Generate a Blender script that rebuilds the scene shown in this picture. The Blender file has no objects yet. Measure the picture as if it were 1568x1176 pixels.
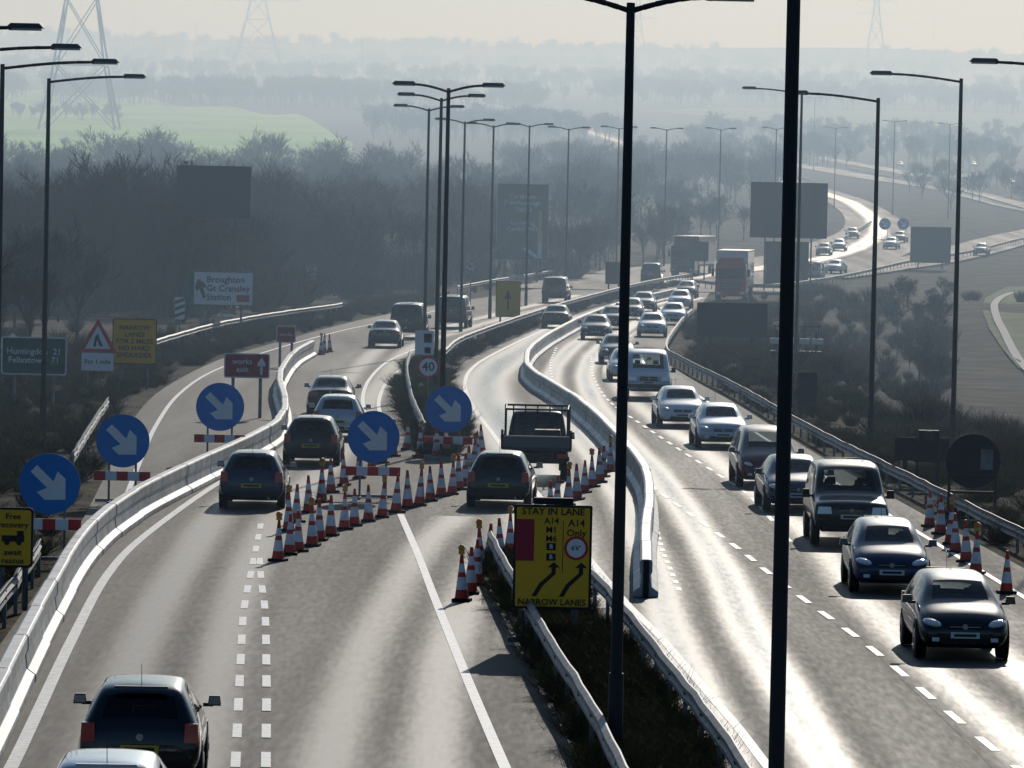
import bpy, bmesh, math, random, bisect
from mathutils import Vector, Matrix, noise
random.seed(7)
S=bpy.context.scene
S.view_settings.view_transform='Standard'; S.view_settings.look='None'; S.view_settings.exposure=0
COL=S.collection
# ------------------------------------------------------------------ survey of the site
K=2.0
F=4000.0*K; CX,CY=784.0,588.0; HC=8.2
PITCH=math.atan((588-297)/F); ROLL=math.radians(1.2)
R=Matrix.Rotation(math.radians(90)-PITCH,3,'X')@Matrix.Rotation(ROLL,3,'Z')
CAM=Vector((0,0,HC))
PROF=[(0,0),(250,0),(300,1.6),(350,3.6),(450,7.3),(600,13),(800,21.2),(1100,39),(1400,59.6),(2000,97),(3000,163),(4500,262),(5200,268),(6500,250)]
PROF=[(a*K,b) for a,b in PROF]
PY=[p[0] for p in PROF]
def sm(a,b,t):
    t=max(0,min(1,(t-a)/(b-a))); return t*t*(3-2*t)
def redge(y):  # right edge of the carriageway
    y=y/K
    pts=[(20,13.5),(60,11.7),(70,10.8),(85,9.9),(105,9.1),(130,8.2),(165,10.4),(200,15),(240,24)]
    if y<=pts[0][0]: return pts[0][1]
    for (a,b),(c,d) in zip(pts,pts[1:]):
        if y<=c: return b+(d-b)*(y-a)/(c-a)
    return 24+(y-240)*.4
def T(x,y):
    if y<=0: z=0
    else:
        i=min(max(bisect.bisect_right(PY,y)-1,0),len(PROF)-2)
        a,b=PROF[i],PROF[i+1]; z=a[1]+(b[1]-a[1])*(y-a[0])/(b[0]-a[0])
    if y<215*K:
        z-=2.6*sm(redge(y)+4,redge(y)+16,x)*(1-sm(165*K,213*K,y))
    if y>1600*K:
        z+=sm(1600*K,2600*K,y)*22*noise.noise(Vector((x*.0016,y*.0005,3)))
    return z
def ray(px,py): return R@Vector(((px-CX)/F,-(py-CY)/F,-1))
def G(px,py):
    d=ray(px,py); t=20.0; last=t
    while t<14000:
        P=CAM+d*t
        if P.z<T(P.x,P.y): break
        last=t; t*=1.012
    a,b=last,t
    for _ in range(24):
        m=(a+b)/2; P=CAM+d*m
        if P.z<T(P.x,P.y): b=m
        else: a=m
    P=CAM+d*b
    return Vector((P.x,P.y,T(P.x,P.y)))
def proj(P):
    v=R.transposed()@(P-CAM); return (CX+F*v.x/-v.z, CY-F*v.y/-v.z)
def place(cx,cy,by):
    bx=cx-(by-cy)*.021
    for _ in range(4):
        P=G(bx,by); lo,hi=0,120
        for _ in range(30):
            m=(lo+hi)/2
            if proj(P+Vector((0,0,m)))[1]>cy: lo=m
            else: hi=m
        bx+=cx-proj(P+Vector((0,0,lo)))[0]
    return P,lo,F/P.y
def cr(pts,n=8):
    P=[pts[0]*2-pts[1]]+list(pts)+[pts[-1]*2-pts[-2]]; out=[]
    for i in range(1,len(P)-2):
        for k in range(n):
            t=k/n; a,b,c,d=P[i-1],P[i],P[i+1],P[i+2]
            out.append(.5*((2*b)+(c-a)*t+(2*a-5*b+4*c-d)*t*t+(3*b-a-3*c+d)*t**3))
    out.append(pts[-1].copy()); return out
def path(px,n=8): return cr([G(*p) for p in px],n)
def resample(pl,step):
    out=[pl[0].copy()]; acc=0
    for a,b in zip(pl,pl[1:]):
        L=(b-a).length
        if L<1e-6: continue
        t=step-acc
        while t<=L:
            out.append(a+(b-a)*(t/L)); t+=step
        acc=L-(t-step)
    return out
# ------------------------------------------------------------------ materials
def mat(name,col,rough=.6,metal=0,coat=0,nscale=0,namt=.25,bump=0,spec=.5):
    m=bpy.data.materials.new(name); m.use_nodes=True; nt=m.node_tree; N=nt.nodes; b=N['Principled BSDF']
    b.inputs['Base Color'].default_value=(*col,1); b.inputs['Roughness'].default_value=rough
    b.inputs['Metallic'].default_value=metal; b.inputs['Coat Weight'].default_value=coat
    b.inputs['Coat Roughness'].default_value=.05
    b.inputs['Specular IOR Level'].default_value=spec
    if nscale:
        g=N.new('ShaderNodeNewGeometry'); t=N.new('ShaderNodeTexNoise'); t.inputs['Scale'].default_value=nscale; t.inputs['Detail'].default_value=6
        nt.links.new(g.outputs['Position'],t.inputs['Vector'])
        r=N.new('ShaderNodeValToRGB'); e=r.color_ramp.elements
        e[0].position=.3; e[1].position=.7
        e[0].color=(*[c*(1-namt) for c in col],1); e[1].color=(*[min(1,c*(1+namt)) for c in col],1)
        nt.links.new(t.outputs['Fac'],r.inputs['Fac']); nt.links.new(r.outputs['Color'],b.inputs['Base Color'])
        if bump:
            bp=N.new('ShaderNodeBump'); bp.inputs['Strength'].default_value=bump; bp.inputs['Distance'].default_value=.02
            nt.links.new(t.outputs['Fac'],bp.inputs['Height']); nt.links.new(bp.outputs['Normal'],b.inputs['Normal'])
    return m
def asphalt(name,tracks):
    m=bpy.data.materials.new(name); m.use_nodes=True; nt=m.node_tree; N=nt.nodes; b=N['Principled BSDF']; L=nt.links.new
    g=N.new('ShaderNodeNewGeometry')
    n1=N.new('ShaderNodeTexNoise'); n1.inputs['Scale'].default_value=.45; n1.inputs['Detail'].default_value=9; n1.inputs['Roughness'].default_value=.6
    mp=N.new('ShaderNodeMapping'); mp.inputs['Scale'].default_value=(1,.05,1)
    L(g.outputs['Position'],mp.inputs['Vector']); L(mp.outputs['Vector'],n1.inputs['Vector'])
    n2=N.new('ShaderNodeTexNoise'); n2.inputs['Scale'].default_value=9; n2.inputs['Detail'].default_value=6
    mp2=N.new('ShaderNodeMapping'); mp2.inputs['Scale'].default_value=(1,.12,1); L(g.outputs['Position'],mp2.inputs['Vector']); L(mp2.outputs['Vector'],n2.inputs['Vector'])
    r=N.new('ShaderNodeValToRGB'); e=r.color_ramp.elements; e[0].position=.34; e[1].position=.66
    e[0].color=(.030,.027,.022,1); e[1].color=(.086,.076,.060,1)
    ad=N.new('ShaderNodeMath'); ad.operation='MULTIPLY_ADD'; ad.inputs[1].default_value=.35; L(n2.outputs['Fac'],ad.inputs[0])
    s2=N.new('ShaderNodeMath'); s2.operation='MULTIPLY'; s2.inputs[1].default_value=.65; L(n1.outputs['Fac'],s2.inputs[0]); L(s2.outputs[0],ad.inputs[2])
    L(ad.outputs[0],r.inputs['Fac']); L(r.outputs['Color'],b.inputs['Base Color'])
    ro=N.new('ShaderNodeMapRange'); ro.inputs[1].default_value=.3; ro.inputs[2].default_value=.7; ro.inputs[3].default_value=.66; ro.inputs[4].default_value=.92
    L(ad.outputs[0],ro.inputs[0]); b.inputs['Specular IOR Level'].default_value=.42
    if tracks:
        uv=N.new('ShaderNodeUVMap'); sp=N.new('ShaderNodeSeparateXYZ'); L(uv.outputs['UV'],sp.inputs[0])
        a=N.new('ShaderNodeMath'); a.operation='MULTIPLY'; a.inputs[1].default_value=math.pi*2 if tracks in(2,3) else math.pi; L(sp.outputs['X'],a.inputs[0])
        sn=N.new('ShaderNodeMath'); sn.operation='SINE'; L(a.outputs[0],sn.inputs[0])
        p=N.new('ShaderNodeMath'); p.operation='MULTIPLY'; L(sn.outputs[0],p.inputs[0]); L(sn.outputs[0],p.inputs[1])
        q=N.new('ShaderNodeMath'); q.operation='MULTIPLY_ADD'; q.inputs[1].default_value={1:-.50,2:-.27,3:-.46}[tracks]; L(p.outputs[0],q.inputs[0]); L(ro.outputs[0],q.inputs[2])
        L(q.outputs[0],b.inputs['Roughness'])
    else: L(ro.outputs[0],b.inputs['Roughness'])
    bp=N.new('ShaderNodeBump'); bp.inputs['Strength'].default_value=.06; bp.inputs['Distance'].default_value=.01
    L(n2.outputs['Fac'],bp.inputs['Height']); L(bp.outputs['Normal'],b.inputs['Normal'])
    return m
def glassmat():
    m=bpy.data.materials.new('car_glass'); m.use_nodes=True; nt=m.node_tree; N=nt.nodes; L=nt.links.new
    N.remove(N['Principled BSDF']); o=N['Material Output']
    t=N.new('ShaderNodeBsdfTransparent'); t.inputs[0].default_value=(.55,.6,.6,1)
    g=N.new('ShaderNodeBsdfGlossy'); g.inputs['Roughness'].default_value=.04
    f=N.new('ShaderNodeFresnel'); f.inputs[0].default_value=1.5
    mx=N.new('ShaderNodeMixShader'); L(f.outputs[0],mx.inputs[0]); L(t.outputs[0],mx.inputs[1]); L(g.outputs[0],mx.inputs[2]); L(mx.outputs[0],o.inputs['Surface'])
    return m
M_asph=asphalt('asphalt',0); M_tr=asphalt('asphalt_wheel_tracks',2); M_tr1=asphalt('asphalt_polished_lane',1); M_tr3=asphalt('asphalt_damp_wheel_tracks',3)
M_line=mat('road_paint',(.76,.76,.72),.55,nscale=6,namt=.25)
M_glass=glassmat()
M_black=mat('black_plastic',(.008,.008,.009),.5,spec=.3)
M_tyre=mat('tyre_rubber',(.012,.012,.012),.8,spec=.2)
M_rim=mat('alloy_rim',(.35,.35,.36),.35,.8)
M_red=mat('tail_lamp_red',(.42,.008,.008),.2,coat=.5)
M_head=mat('headlamp',(.80,.81,.84),.15,.1,coat=1)
M_plY=mat('plate_yellow',(.6,.42,.03),.5); M_plW=mat('plate_white',(.65,.65,.63),.5)
M_seat=mat('seat_fabric',(.012,.012,.014),.9,spec=.1)
M_steel=mat('galvanised_steel',(.20,.205,.21),.58,.45,nscale=3,namt=.35)
M_rail=mat('painted_barrier',(.46,.46,.45),.5,.1,nscale=1.2,namt=.35)
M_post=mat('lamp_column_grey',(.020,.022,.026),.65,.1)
M_lamp=mat('lantern_shell',(.06,.06,.065),.5)
M_dark=mat('sign_back_grey',(.022,.025,.03),.7,spec=.3)
M_blue=mat('sign_blue',(.002,.20,.60),.5); M_white=mat('sign_white',(.82,.83,.84),.45)
M_yel=mat('sign_yellow',(.85,.45,.01),.45); M_mar=mat('sign_maroon',(.36,.012,.035),.45)
M_green=mat('sign_green',(.004,.095,.065),.45); M_sred=mat('sign_red',(.6,.02,.02),.45); M_ink=mat('sign_black',(.006,.006,.006),.5)
M_cone=mat('cone_red',(.60,.035,.012),.5,nscale=5,namt=.25); M_cw=mat('cone_sleeve',(.78,.78,.79),.4,nscale=5,namt=.15); M_amber=mat('amber_lens',(.80,.22,.01),.25,coat=1)
M_soil=mat('verge_soil',(.050,.041,.026),.95,nscale=1.2,namt=.6,bump=.8)
M_bark=mat('bare_twigs',(.044,.034,.026),.9,nscale=.08,namt=.6,spec=.1)
M_scrub=mat('scrub_twigs',(.120,.080,.046),.9,nscale=.3,namt=.55,spec=.1)
M_grass=mat('dry_grass',(.080,.072,.030),.9,nscale=.4,namt=.5,spec=.1)
M_field=mat('field_grass',(.32,.60,.02),.9,nscale=.012,namt=.22,spec=.05)
M_track=mat('chalk_track',(.55,.52,.46),.9)
M_conc=mat('kerb_concrete',(.22,.21,.20),.8,nscale=2,namt=.25)
M_pyl=mat('pylon_steel',(.04,.045,.05),.6,.3)
def paint(n,c,met=.3,coat=1): return mat('car_paint_'+n,c,.4,met,coat,spec=.3)
PB=paint('black',(.002,.002,.003),.0,.8); PDB=paint('dark_blue',(.004,.016,.06),.0,.8); PS=paint('silver',(.48,.51,.55),.5); PW=paint('white',(.76,.76,.76),0)
PG=paint('grey',(.04,.045,.05),.2); PM=paint('maroon',(.12,.006,.010),.0); PR=paint('red',(.50,.02,.015),0)
def terrmat():
    m=bpy.data.materials.new('ground_grass_and_fields'); m.use_nodes=True; nt=m.node_tree; N=nt.nodes; b=N['Principled BSDF']; L=nt.links.new
    g=N.new('ShaderNodeNewGeometry')
    n1=N.new('ShaderNodeTexNoise'); n1.inputs['Scale'].default_value=.3; n1.inputs['Detail'].default_value=10; n1.inputs['Roughness'].default_value=.65; L(g.outputs['Position'],n1.inputs['Vector'])
    r=N.new('ShaderNodeValToRGB'); e=r.color_ramp.elements; e[0].position=.38; e[0].color=(.022,.018,.012,1); e[1].position=.66; e[1].color=(.13,.095,.055,1)
    x=e.new(.5); x.color=(.052,.044,.024,1)
    L(n1.outputs['Fac'],r.inputs['Fac'])
    v=N.new('ShaderNodeTexVoronoi'); v.inputs['Scale'].default_value=.0024; L(g.outputs['Position'],v.inputs['Vector'])
    r2=N.new('ShaderNodeValToRGB'); r2.color_ramp.interpolation='CONSTANT'
    e=r2.color_ramp.elements; e[0].color=(.03,.038,.022,1); e[1].position=.35; e[1].color=(.07,.09,.035,1)
    x=e.new(.48); x.color=(.04,.04,.028,1); x=e.new(.74); x.color=(.18,.24,.07,1); x=e.new(.82); x.color=(.03,.036,.02,1)
    L(v.outputs['Color'],r2.inputs['Fac'])
    sp=N.new('ShaderNodeSeparateXYZ'); L(g.outputs['Position'],sp.inputs[0])
    mr=N.new('ShaderNodeMapRange'); mr.inputs[1].default_value=1500; mr.inputs[2].default_value=1900; L(sp.outputs['Y'],mr.inputs[0])
    mx=N.new('ShaderNodeMixRGB'); L(mr.outputs[0],mx.inputs[0]); L(r.outputs[0],mx.inputs[1]); L(r2.outputs[0],mx.inputs[2])
    L(mx.outputs[0],b.inputs['Base Color']); b.inputs['Roughness'].default_value=.95; b.inputs['Specular IOR Level'].default_value=.08
    bp=N.new('ShaderNodeBump'); bp.inputs['Strength'].default_value=.9; bp.inputs['Distance'].default_value=.4; L(n1.outputs['Fac'],bp.inputs['Height']); L(bp.outputs['Normal'],b.inputs['Normal'])
    return m
M_terr=terrmat()
# ------------------------------------------------------------------ mesh helper
class MB:
    def __init__(s): s.v=[];s.f=[];s.m=[];s.mats=[]
    def mi(s,m):
        if m not in s.mats: s.mats.append(m)
        return s.mats.index(m)
    def add(s,vs,fs,m):
        o=len(s.v); s.v+= [tuple(v) for v in vs]; k=s.mi(m)
        for f in fs: s.f.append(tuple(i+o for i in f)); s.m.append(k)
    def box(s,c,d,m,top=1.0):
        x,y,z=c; a,b,h=d[0]/2,d[1]/2,d[2]/2; t=top
        vs=[(x-a,y-b,z-h),(x+a,y-b,z-h),(x+a,y+b,z-h),(x-a,y+b,z-h),(x-a*t,y-b*t,z+h),(x+a*t,y-b*t,z+h),(x+a*t,y+b*t,z+h),(x-a*t,y+b*t,z+h)]
        s.add(vs,[(3,2,1,0),(4,5,6,7),(0,1,5,4),(1,2,6,5),(2,3,7,6),(3,0,4,7)],m)
    def ell(s,c,r,m,n=14,k=8,sl=0):   # ellipsoid lamp lens, sl = sweep back of the outer/upper side
        vs=[];fs=[]
        for i in range(k+1):
            a=math.pi*i/k
            for j in range(n):
                t=2*math.pi*j/n; x=r[0]*math.sin(a)*math.cos(t); y=r[1]*math.sin(a)*math.sin(t); z=r[2]*math.cos(a)
                vs.append((c[0]+x,c[1]+y-abs(sl)*(x/r[0])*(1 if sl>0 else -1)*.5-z*.4,c[2]+z+abs(sl)*(x/r[0])*(1 if sl>0 else -1)*.25))
        for i in range(k):
            for j in range(n): fs.append((i*n+j,i*n+(j+1)%n,(i+1)*n+(j+1)%n,(i+1)*n+j))
        s.add(vs,fs,m)
    def tube(s,p,q,r,r2=None,n=8,m=None,caps=True):
        p=Vector(p);q=Vector(q); r2=r if r2 is None else r2; d=(q-p)
        if d.length<1e-6: return
        d.normalize(); a=Vector((1,0,0)) if abs(d.x)<.8 else Vector((0,1,0)); u=d.cross(a).normalized(); w=d.cross(u)
        vs=[];
        for c,rr in((p,r),(q,r2)):
            for i in range(n):
                t=2*math.pi*i/n; vs.append(c+u*math.cos(t)*rr+w*math.sin(t)*rr)
        fs=[(i,(i+1)%n,n+(i+1)%n,n+i) for i in range(n)]
        if caps: fs+=[tuple(range(n-1,-1,-1)),tuple(range(n,2*n))]
        s.add(vs,fs,m)
    def plate(s,pts,y,th,m,mb=None):
        n=len(pts); vs=[(x,y,z) for x,z in pts]+[(x,y+th,z) for x,z in pts]
        s.add(vs,[tuple(range(n))],m)
        if th: s.add(vs,[tuple(range(2*n-1,n-1,-1))]+[(i,n+i,n+(i+1)%n,(i+1)%n) for i in range(n)],mb or m)
    def sweep(s,pl,prof,m,closed=True):
        n=len(prof); vs=[]
        for i,p in enumerate(pl):
            d=(pl[min(i+1,len(pl)-1)]-pl[max(i-1,0)]); d.z=0; d.normalize(); r=Vector((d.y,-d.x,0))
            for o,z in prof: vs.append(p+r*o+Vector((0,0,z)))
        fs=[]
        for i in range(len(pl)-1):
            for k in range(n if closed else n-1):
                a=i*n+k;b=i*n+(k+1)%n; fs.append((a,b,b+n,a+n))
        if closed: fs+=[tuple(range(n-1,-1,-1)),tuple(range((len(pl)-1)*n,len(pl)*n))]
        s.add(vs,fs,m)
    def mesh(s,name,smooth=False):
        me=bpy.data.meshes.new(name); me.from_pydata(s.v,[],s.f)
        for m in s.mats: me.materials.append(m)
        me.polygons.foreach_set('material_index',s.m)
        if smooth: me.polygons.foreach_set('use_smooth',[True]*len(s.f))
        me.update(); return me
    def obj(s,name,parent=None,loc=(0,0,0),rz=0,bevel=0,smooth=False):
        o=bpy.data.objects.new(name,s.mesh(name,smooth)); COL.objects.link(o); o.location=loc; o.rotation_euler=(0,0,rz)
        if parent: o.parent=parent
        if bevel:
            b=o.modifiers.new('bevel','BEVEL'); b.width=bevel; b.segments=2; b.limit_method='ANGLE'
        return o
def empty(name,loc=(0,0,0),rz=0):
    e=bpy.data.objects.new(name,None); COL.objects.link(e); e.location=loc; e.rotation_euler=(0,0,rz); e.empty_display_size=.3; return e
def ribbon(mb,pl,w,dz,m):
    vs=[];n=len(pl)
    for i,p in enumerate(pl):
        d=(pl[min(i+1,n-1)]-pl[max(i-1,0)]); d.z=0; d.normalize(); r=Vector((d.y,-d.x,0))
        ww=w(i/(n-1)) if callable(w) else w
        for sd in(-1,1):
            q=p+r*sd*ww/2; vs.append((q.x,q.y,T(q.x,q.y) + dz if p.y>240*K else p.z+dz))
    mb.add(vs,[(2*i,2*i+1,2*i+3,2*i+2) for i in range(n-1)],m)
def ribuv(me):
    uv=me.uv_layers.new(name='UVMap')
    for p in me.polygons:
        for k,li in enumerate(p.loop_indices): uv.data[li].uv=((0,1,1,0)[k],0)
# ------------------------------------------------------------------ terrain
mb=MB(); ys=[y*K for y in sorted(set([-60,0,10]+list(range(20,260,5))+[260,270,280,290,300,310,320,335]+list(range(350,800,25))+list(range(800,1500,50))+list(range(1500,6501,125))))]
xs=[]
for i in range(-70,71):
    t=i/70; xs.append(12+ 90*t+ 3200*t**5)
vs=[]
for y in ys:
    for x in xs: vs.append((x,y,T(x,y)-(.05 if y<240*K else .1)))
nx=len(xs); fs=[(j*nx+i,j*nx+i+1,(j+1)*nx+i+1,(j+1)*nx+i) for j in range(len(ys)-1) for i in range(nx-1)]
mb.add(vs,fs,M_terr); mb.obj('ground_terrain',smooth=True)
# ------------------------------------------------------------------ roads
Lb=[(-900,2100),(-400,1500),(-200,1250),(-60,1070),(40,930),(95,850),(140,770),(180,690),(205,640),(250,595),(330,553),(420,525),(530,495),(600,480),(700,462),(800,446),(880,431),(950,417)]
Rb=[(1095,436),(1075,465),(1050,490),(1035,510),(1015,545),(1050,575),(1130,620),(1250,695),(1400,780),(1568,870),(1750,965),(2300,1400),(3000,2100)]
LW=[G(*p) for p in Lb]; RW=[G(*p) for p in Rb]
Lc=cr(LW,5); Rc=cr(RW,5)
mb=MB(); pts=Lc+Rc; mb.add([(p.x,p.y,0.0) for p in pts],[tuple(range(len(pts)))],M_asph)
o=mb.obj('motorway_carriageway_road')
bm=bmesh.new(); bm.from_mesh(o.data); bmesh.ops.triangulate(bm,faces=bm.faces)
for f in bm.faces:
    if f.normal.z<0: f.normal_flip()
bm.to_mesh(o.data); bm.free()
def ledge(y):
    for a,b in zip(LW,LW[1:]):
        if a.y<=y<=b.y: return a.x+(b.x-a.x)*(y-a.y)/(b.y-a.y)
    if y<LW[0].y: return LW[0].x
    return 10+(y/K-250)*.3
far_px=[(985,446),(1030,432),(1100,420),(1180,410),(1260,397),(1320,376),(1345,352),(1320,322),(1270,299),(1150,266),(1000,234),(870,193),(780,166),(690,152),(600,141)]
FAR=path(far_px,10)
mb=MB(); ribbon(mb,FAR,lambda t:24-9*sm(.2,.3,t)-7*sm(.3,.5,t),.06,M_asph)
ribbon(mb,path([(1240,425),(1330,412),(1400,402),(1490,383),(1568,362),(1700,335)]),8,.10,M_asph)
ribbon(mb,path([(1750,355),(1568,318),(1450,290),(1330,272),(1200,250),(1080,232)]),8,.12,M_asph)
ribbon(mb,path([(1750,262),(1568,262),(1440,272),(1370,262),(1250,240)]),6,.12,M_asph)
mb.obj('distant_road')
def tracks(px,w,m,name,dz,wp=None):
    mb=MB(); ribbon(mb,resample(wp or path(px),2.0),w,dz,m); me=mb.mesh(name); ribuv(me); o=bpy.data.objects.new(name,me); COL.objects.link(o)
laneL=[(60,1700),(150,1350),(212,1195),(300,930),(384,778),(462,715),(508,655),(560,580),(610,531),(700,502),(790,478),(900,452)]
laneC=[(470,1700),(555,1300),(620,1000),(690,850),(755,778),(800,725),(790,680),(755,620),(748,585),(775,552),(848,505),(930,476),(990,460)]
laneR=[(2100,1600),(1700,1200),(1475,1010),(1365,908),(1303,834),(1240,785),(1178,742),(1107,687),(1045,650),(990,608),(955,565),(930,530),(960,495),(1010,470),(1060,455)]
laneR2=[(1330,1500),(1230,1260),(1150,1085),(1085,960),(1055,880),(1010,790),(960,715),(915,660),(880,610),(872,570),(900,530),(960,492),(1010,468)]
laneS=[(150,800),(195,720),(235,665),(290,600),(390,550),(500,515),(600,492)]
tracks(laneL,3.0,M_tr,'wheel_tracks_road_surface',.004)
tracks([(860,930),(845,850),(825,760),(800,700),(765,640),(744,600),(748,575),(785,545),(848,507),(930,476),(990,458)],3.2,M_tr1,'wheel_tracks_road_surface',.0045)
tracks([(470,1700),(555,1300),(620,1000),(690,850),(745,790)],3.0,M_tr,'wheel_tracks_road_surface',.004)
tracks(laneR,3.0,M_tr,'wheel_tracks_road_surface',.004)
tracks(laneR2,3.0,M_tr3,'wheel_tracks_road_surface',.0052)
tracks(None,4,M_tr1,'wheel_tracks_road_surface',.10,FAR)
mk=MB()
def line(px,w=.15,dz=.012): ribbon(mk,resample(path(px),1.0),w,dz,M_line)
def dash(px,on,off,w=.12,dz=.012):
    pl=resample(path(px),.25); n1=int(on*K/.25); n2=int(off*K/.25); i=0
    while i+n1<len(pl):
        ribbon(mk,pl[i:i+n1+1],w,dz,M_line); i+=n1+n2
line([(-180,1700),(-60,1330),(30,1150),(110,980),(165,880),(225,818),(335,740),(400,712)],.2)
line([(1000,1700),(850,1350),(775,1180),(730,1075),(695,990),(665,915),(640,850),(612,785)],.17)
line([(190,770),(215,705),(240,650),(275,603),(330,567),(420,535),(530,505),(620,487),(700,468)],.15)
line([(1500,1600),(1300,1320),(1180,1180),(1130,1115),(1070,1045),(1010,975),(960,925),(905,860),(850,790),(790,715),(755,665),(725,625),(712,592),(722,565),(760,540),(835,505),(900,483)],.17)
line([(640,533),(595,553),(568,578),(556,605),(558,640)],.15)
line([(655,545),(610,568),(588,592),(580,625),(600,660)],.15)
line([(1900,1120),(1568,915),(1400,812),(1250,722),(1130,645),(1060,600)],.13)
dash([(340,1600),(350,1350),(360,1180),(365,1080),(369,1000),(374,930),(388,860),(400,800)],1,1,.14)
dash([(405,1600),(406,1350),(407,1180),(408,1050),(406,940),(400,890),(397,850)],1,1,.14)
dash([(2000,1530),(1750,1330),(1568,1185),(1475,1110),(1330,990),(1240,925),(1180,880),(1130,840),(1060,790),(985,735),(940,690),(890,640),(852,595),(843,560),(852,532)],1,1,.14)
dash([(1210,830),(1150,762),(1100,727),(1050,695),(985,652),(930,612),(908,575),(905,545)],1,1,.12)
dash([(1040,905),(1010,830),(1000,770),(985,730)],.5,.5,.12)
mk.obj('road_markings')
# ------------------------------------------------------------------ central reservations
def island(px,name,h=.12):
    w=[G(*p) for p in px]; n=len(w); mb=MB()
    mb.add([(p.x,p.y,h) for p in w],[tuple(range(n))],M_soil)
    mb.add([(p.x,p.y,-.02) for p in w]+[(p.x,p.y,h-.003) for p in w],[(i,(i+1)%n,n+(i+1)%n,n+i) for i in range(n)],M_conc)
    o=mb.obj(name); bm=bmesh.new(); bm.from_mesh(o.data); bmesh.ops.recalc_face_normals(bm,faces=bm.faces); bmesh.ops.triangulate(bm,faces=bm.faces)
    for f in bm.faces:
        if abs(f.normal.z)>.9 and f.normal.z<0: f.normal_flip()
    bm.to_mesh(o.data); bm.free(); return w
isl1=[(742,868),(762,905),(800,985),(850,1075),(905,1180),(1000,1400),(1150,1750),(1500,1750),(1230,1400),(1095,1185),(1030,1095),(965,1010),(925,955),(880,905),(800,862)]
isl2=[(625,560),(640,548),(690,545),(730,520),(830,485),(900,463),(985,441),(1060,428),(1066,433),(990,450),(905,473),(835,498),(760,530),(712,553),(690,580),(700,625),(720,665),(690,705),(650,703),(620,650),(600,600)]
I1=island(isl1,'central_reservation_verge'); I2=island(isl2,'central_reservation_verge')
# ------------------------------------------------------------------ barriers
W_BEAM=[(-.02,.42),(.05,.47),(.05,.52),(-.01,.57),(.05,.62),(.05,.68),(-.02,.73),(-.045,.73),(-.015,.68),(-.015,.62),(-.06,.57),(-.015,.52),(-.015,.47),(-.045,.42)]
def armco(px,name='crash_barrier',wp=None,zoff=0.0):
    pl=resample(wp or path(px),1.6); mb=MB(); base=[p+Vector((random.uniform(-.015,.015),0,zoff+random.uniform(-.012,.012))) for p in pl]
    mb.sweep(base,[(o,z+.02) for o,z in W_BEAM],M_steel)
    for p in base[::2]: mb.box((p.x,p.y,p.z+.3),(.07,.1,.72),M_steel)
    mb.obj(name)
def krail(px,name='temporary_steel_barrier'):
    pl=resample(path(px),1.0); mb=MB()
    prof=[(-.26,.01),(-.26,.12),(-.12,.22),(-.09,.46),(-.13,.52),(-.13,.74),(-.09,.78),(.09,.78),(.13,.74),(.13,.52),(.09,.46),(.12,.22),(.26,.12),(.26,.01)]
    i=0
    while i<len(pl)-1:
        seg=[p.copy() for p in pl[i:i+7]]
        if len(seg)>1:
            ox=random.uniform(-.02,.02); seg=[p+Vector((ox,0,0)) for p in seg]
            if len(seg)>2: seg[-1]=seg[-1]*.97+seg[-2]*.03
            mb.sweep(seg,prof,M_rail)
            e=seg[0]; mb.box((e.x,e.y,.40),(.12,.14,.76),M_dark)
        i+=6
    mb.obj(name,bevel=.01)
krail([(-330,1760),(-150,1420),(-60,1230),(0,1110),(60,985),(130,862),(200,800),(300,745),(390,700),(428,672),(436,640),(428,600),(448,565),(478,545)])
krail([(988,915),(988,860),(993,800),(985,755),(945,700),(885,640),(815,592),(806,568),(818,548),(855,522),(910,494),(980,470),(1060,450)])
armco([(748,872),(768,912),(805,985),(855,1075),(915,1185),(1010,1400),(1150,1750)],zoff=.1)
armco([(892,925),(930,968),(968,1018),(1030,1105),(1090,1188),(1220,1400),(1450,1750)],zoff=.1)
armco([(627,565),(622,590),(630,640),(650,690)],zoff=.1)
armco([(680,562),(718,535),(830,492),(905,468),(985,446),(1060,431)],zoff=.1)
armco([(205,560),(240,543),(330,515),(420,497),(500,485),(527,480)])
armco([(700,452),(760,440),(830,428),(880,418)])
armco([(165,640),(140,680),(110,735)])
armco([(60,880),(20,940),(-60,1050),(-300,1380)])
armco([(1900,1010),(1568,848),(1400,760),(1250,682),(1130,610),(1050,568),(1020,545),(1040,507),(1060,485)],zoff=-.15)
armco([(1060,440),(1130,447),(1200,446),(1300,430),(1400,407),(1490,392),(1568,372),(1700,345)])
armco([(1255,385),(1290,372),(1335,345)])
armco([(870,180),(960,208),(1060,232),(1160,258),(1250,282)])
armco([(1300,262),(1380,278),(1470,297),(1568,325)])
# ------------------------------------------------------------------ lamps
def lamp(tx,ty,by,dirs,arm=1.7):
    P,h,s=place(tx,ty,by); mb=MB()
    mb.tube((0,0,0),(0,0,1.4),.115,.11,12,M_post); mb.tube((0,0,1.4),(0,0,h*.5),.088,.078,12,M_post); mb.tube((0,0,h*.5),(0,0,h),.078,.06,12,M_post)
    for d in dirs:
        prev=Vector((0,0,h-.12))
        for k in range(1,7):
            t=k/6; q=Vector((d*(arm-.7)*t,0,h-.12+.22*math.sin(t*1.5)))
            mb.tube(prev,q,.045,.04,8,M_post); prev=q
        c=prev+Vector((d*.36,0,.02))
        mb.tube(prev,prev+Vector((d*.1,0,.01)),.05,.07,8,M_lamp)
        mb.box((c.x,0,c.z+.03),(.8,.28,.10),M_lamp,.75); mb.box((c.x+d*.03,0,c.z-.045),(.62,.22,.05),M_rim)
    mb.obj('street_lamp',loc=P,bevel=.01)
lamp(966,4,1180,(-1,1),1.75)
P=G(1178,1640); mb=MB()
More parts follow.
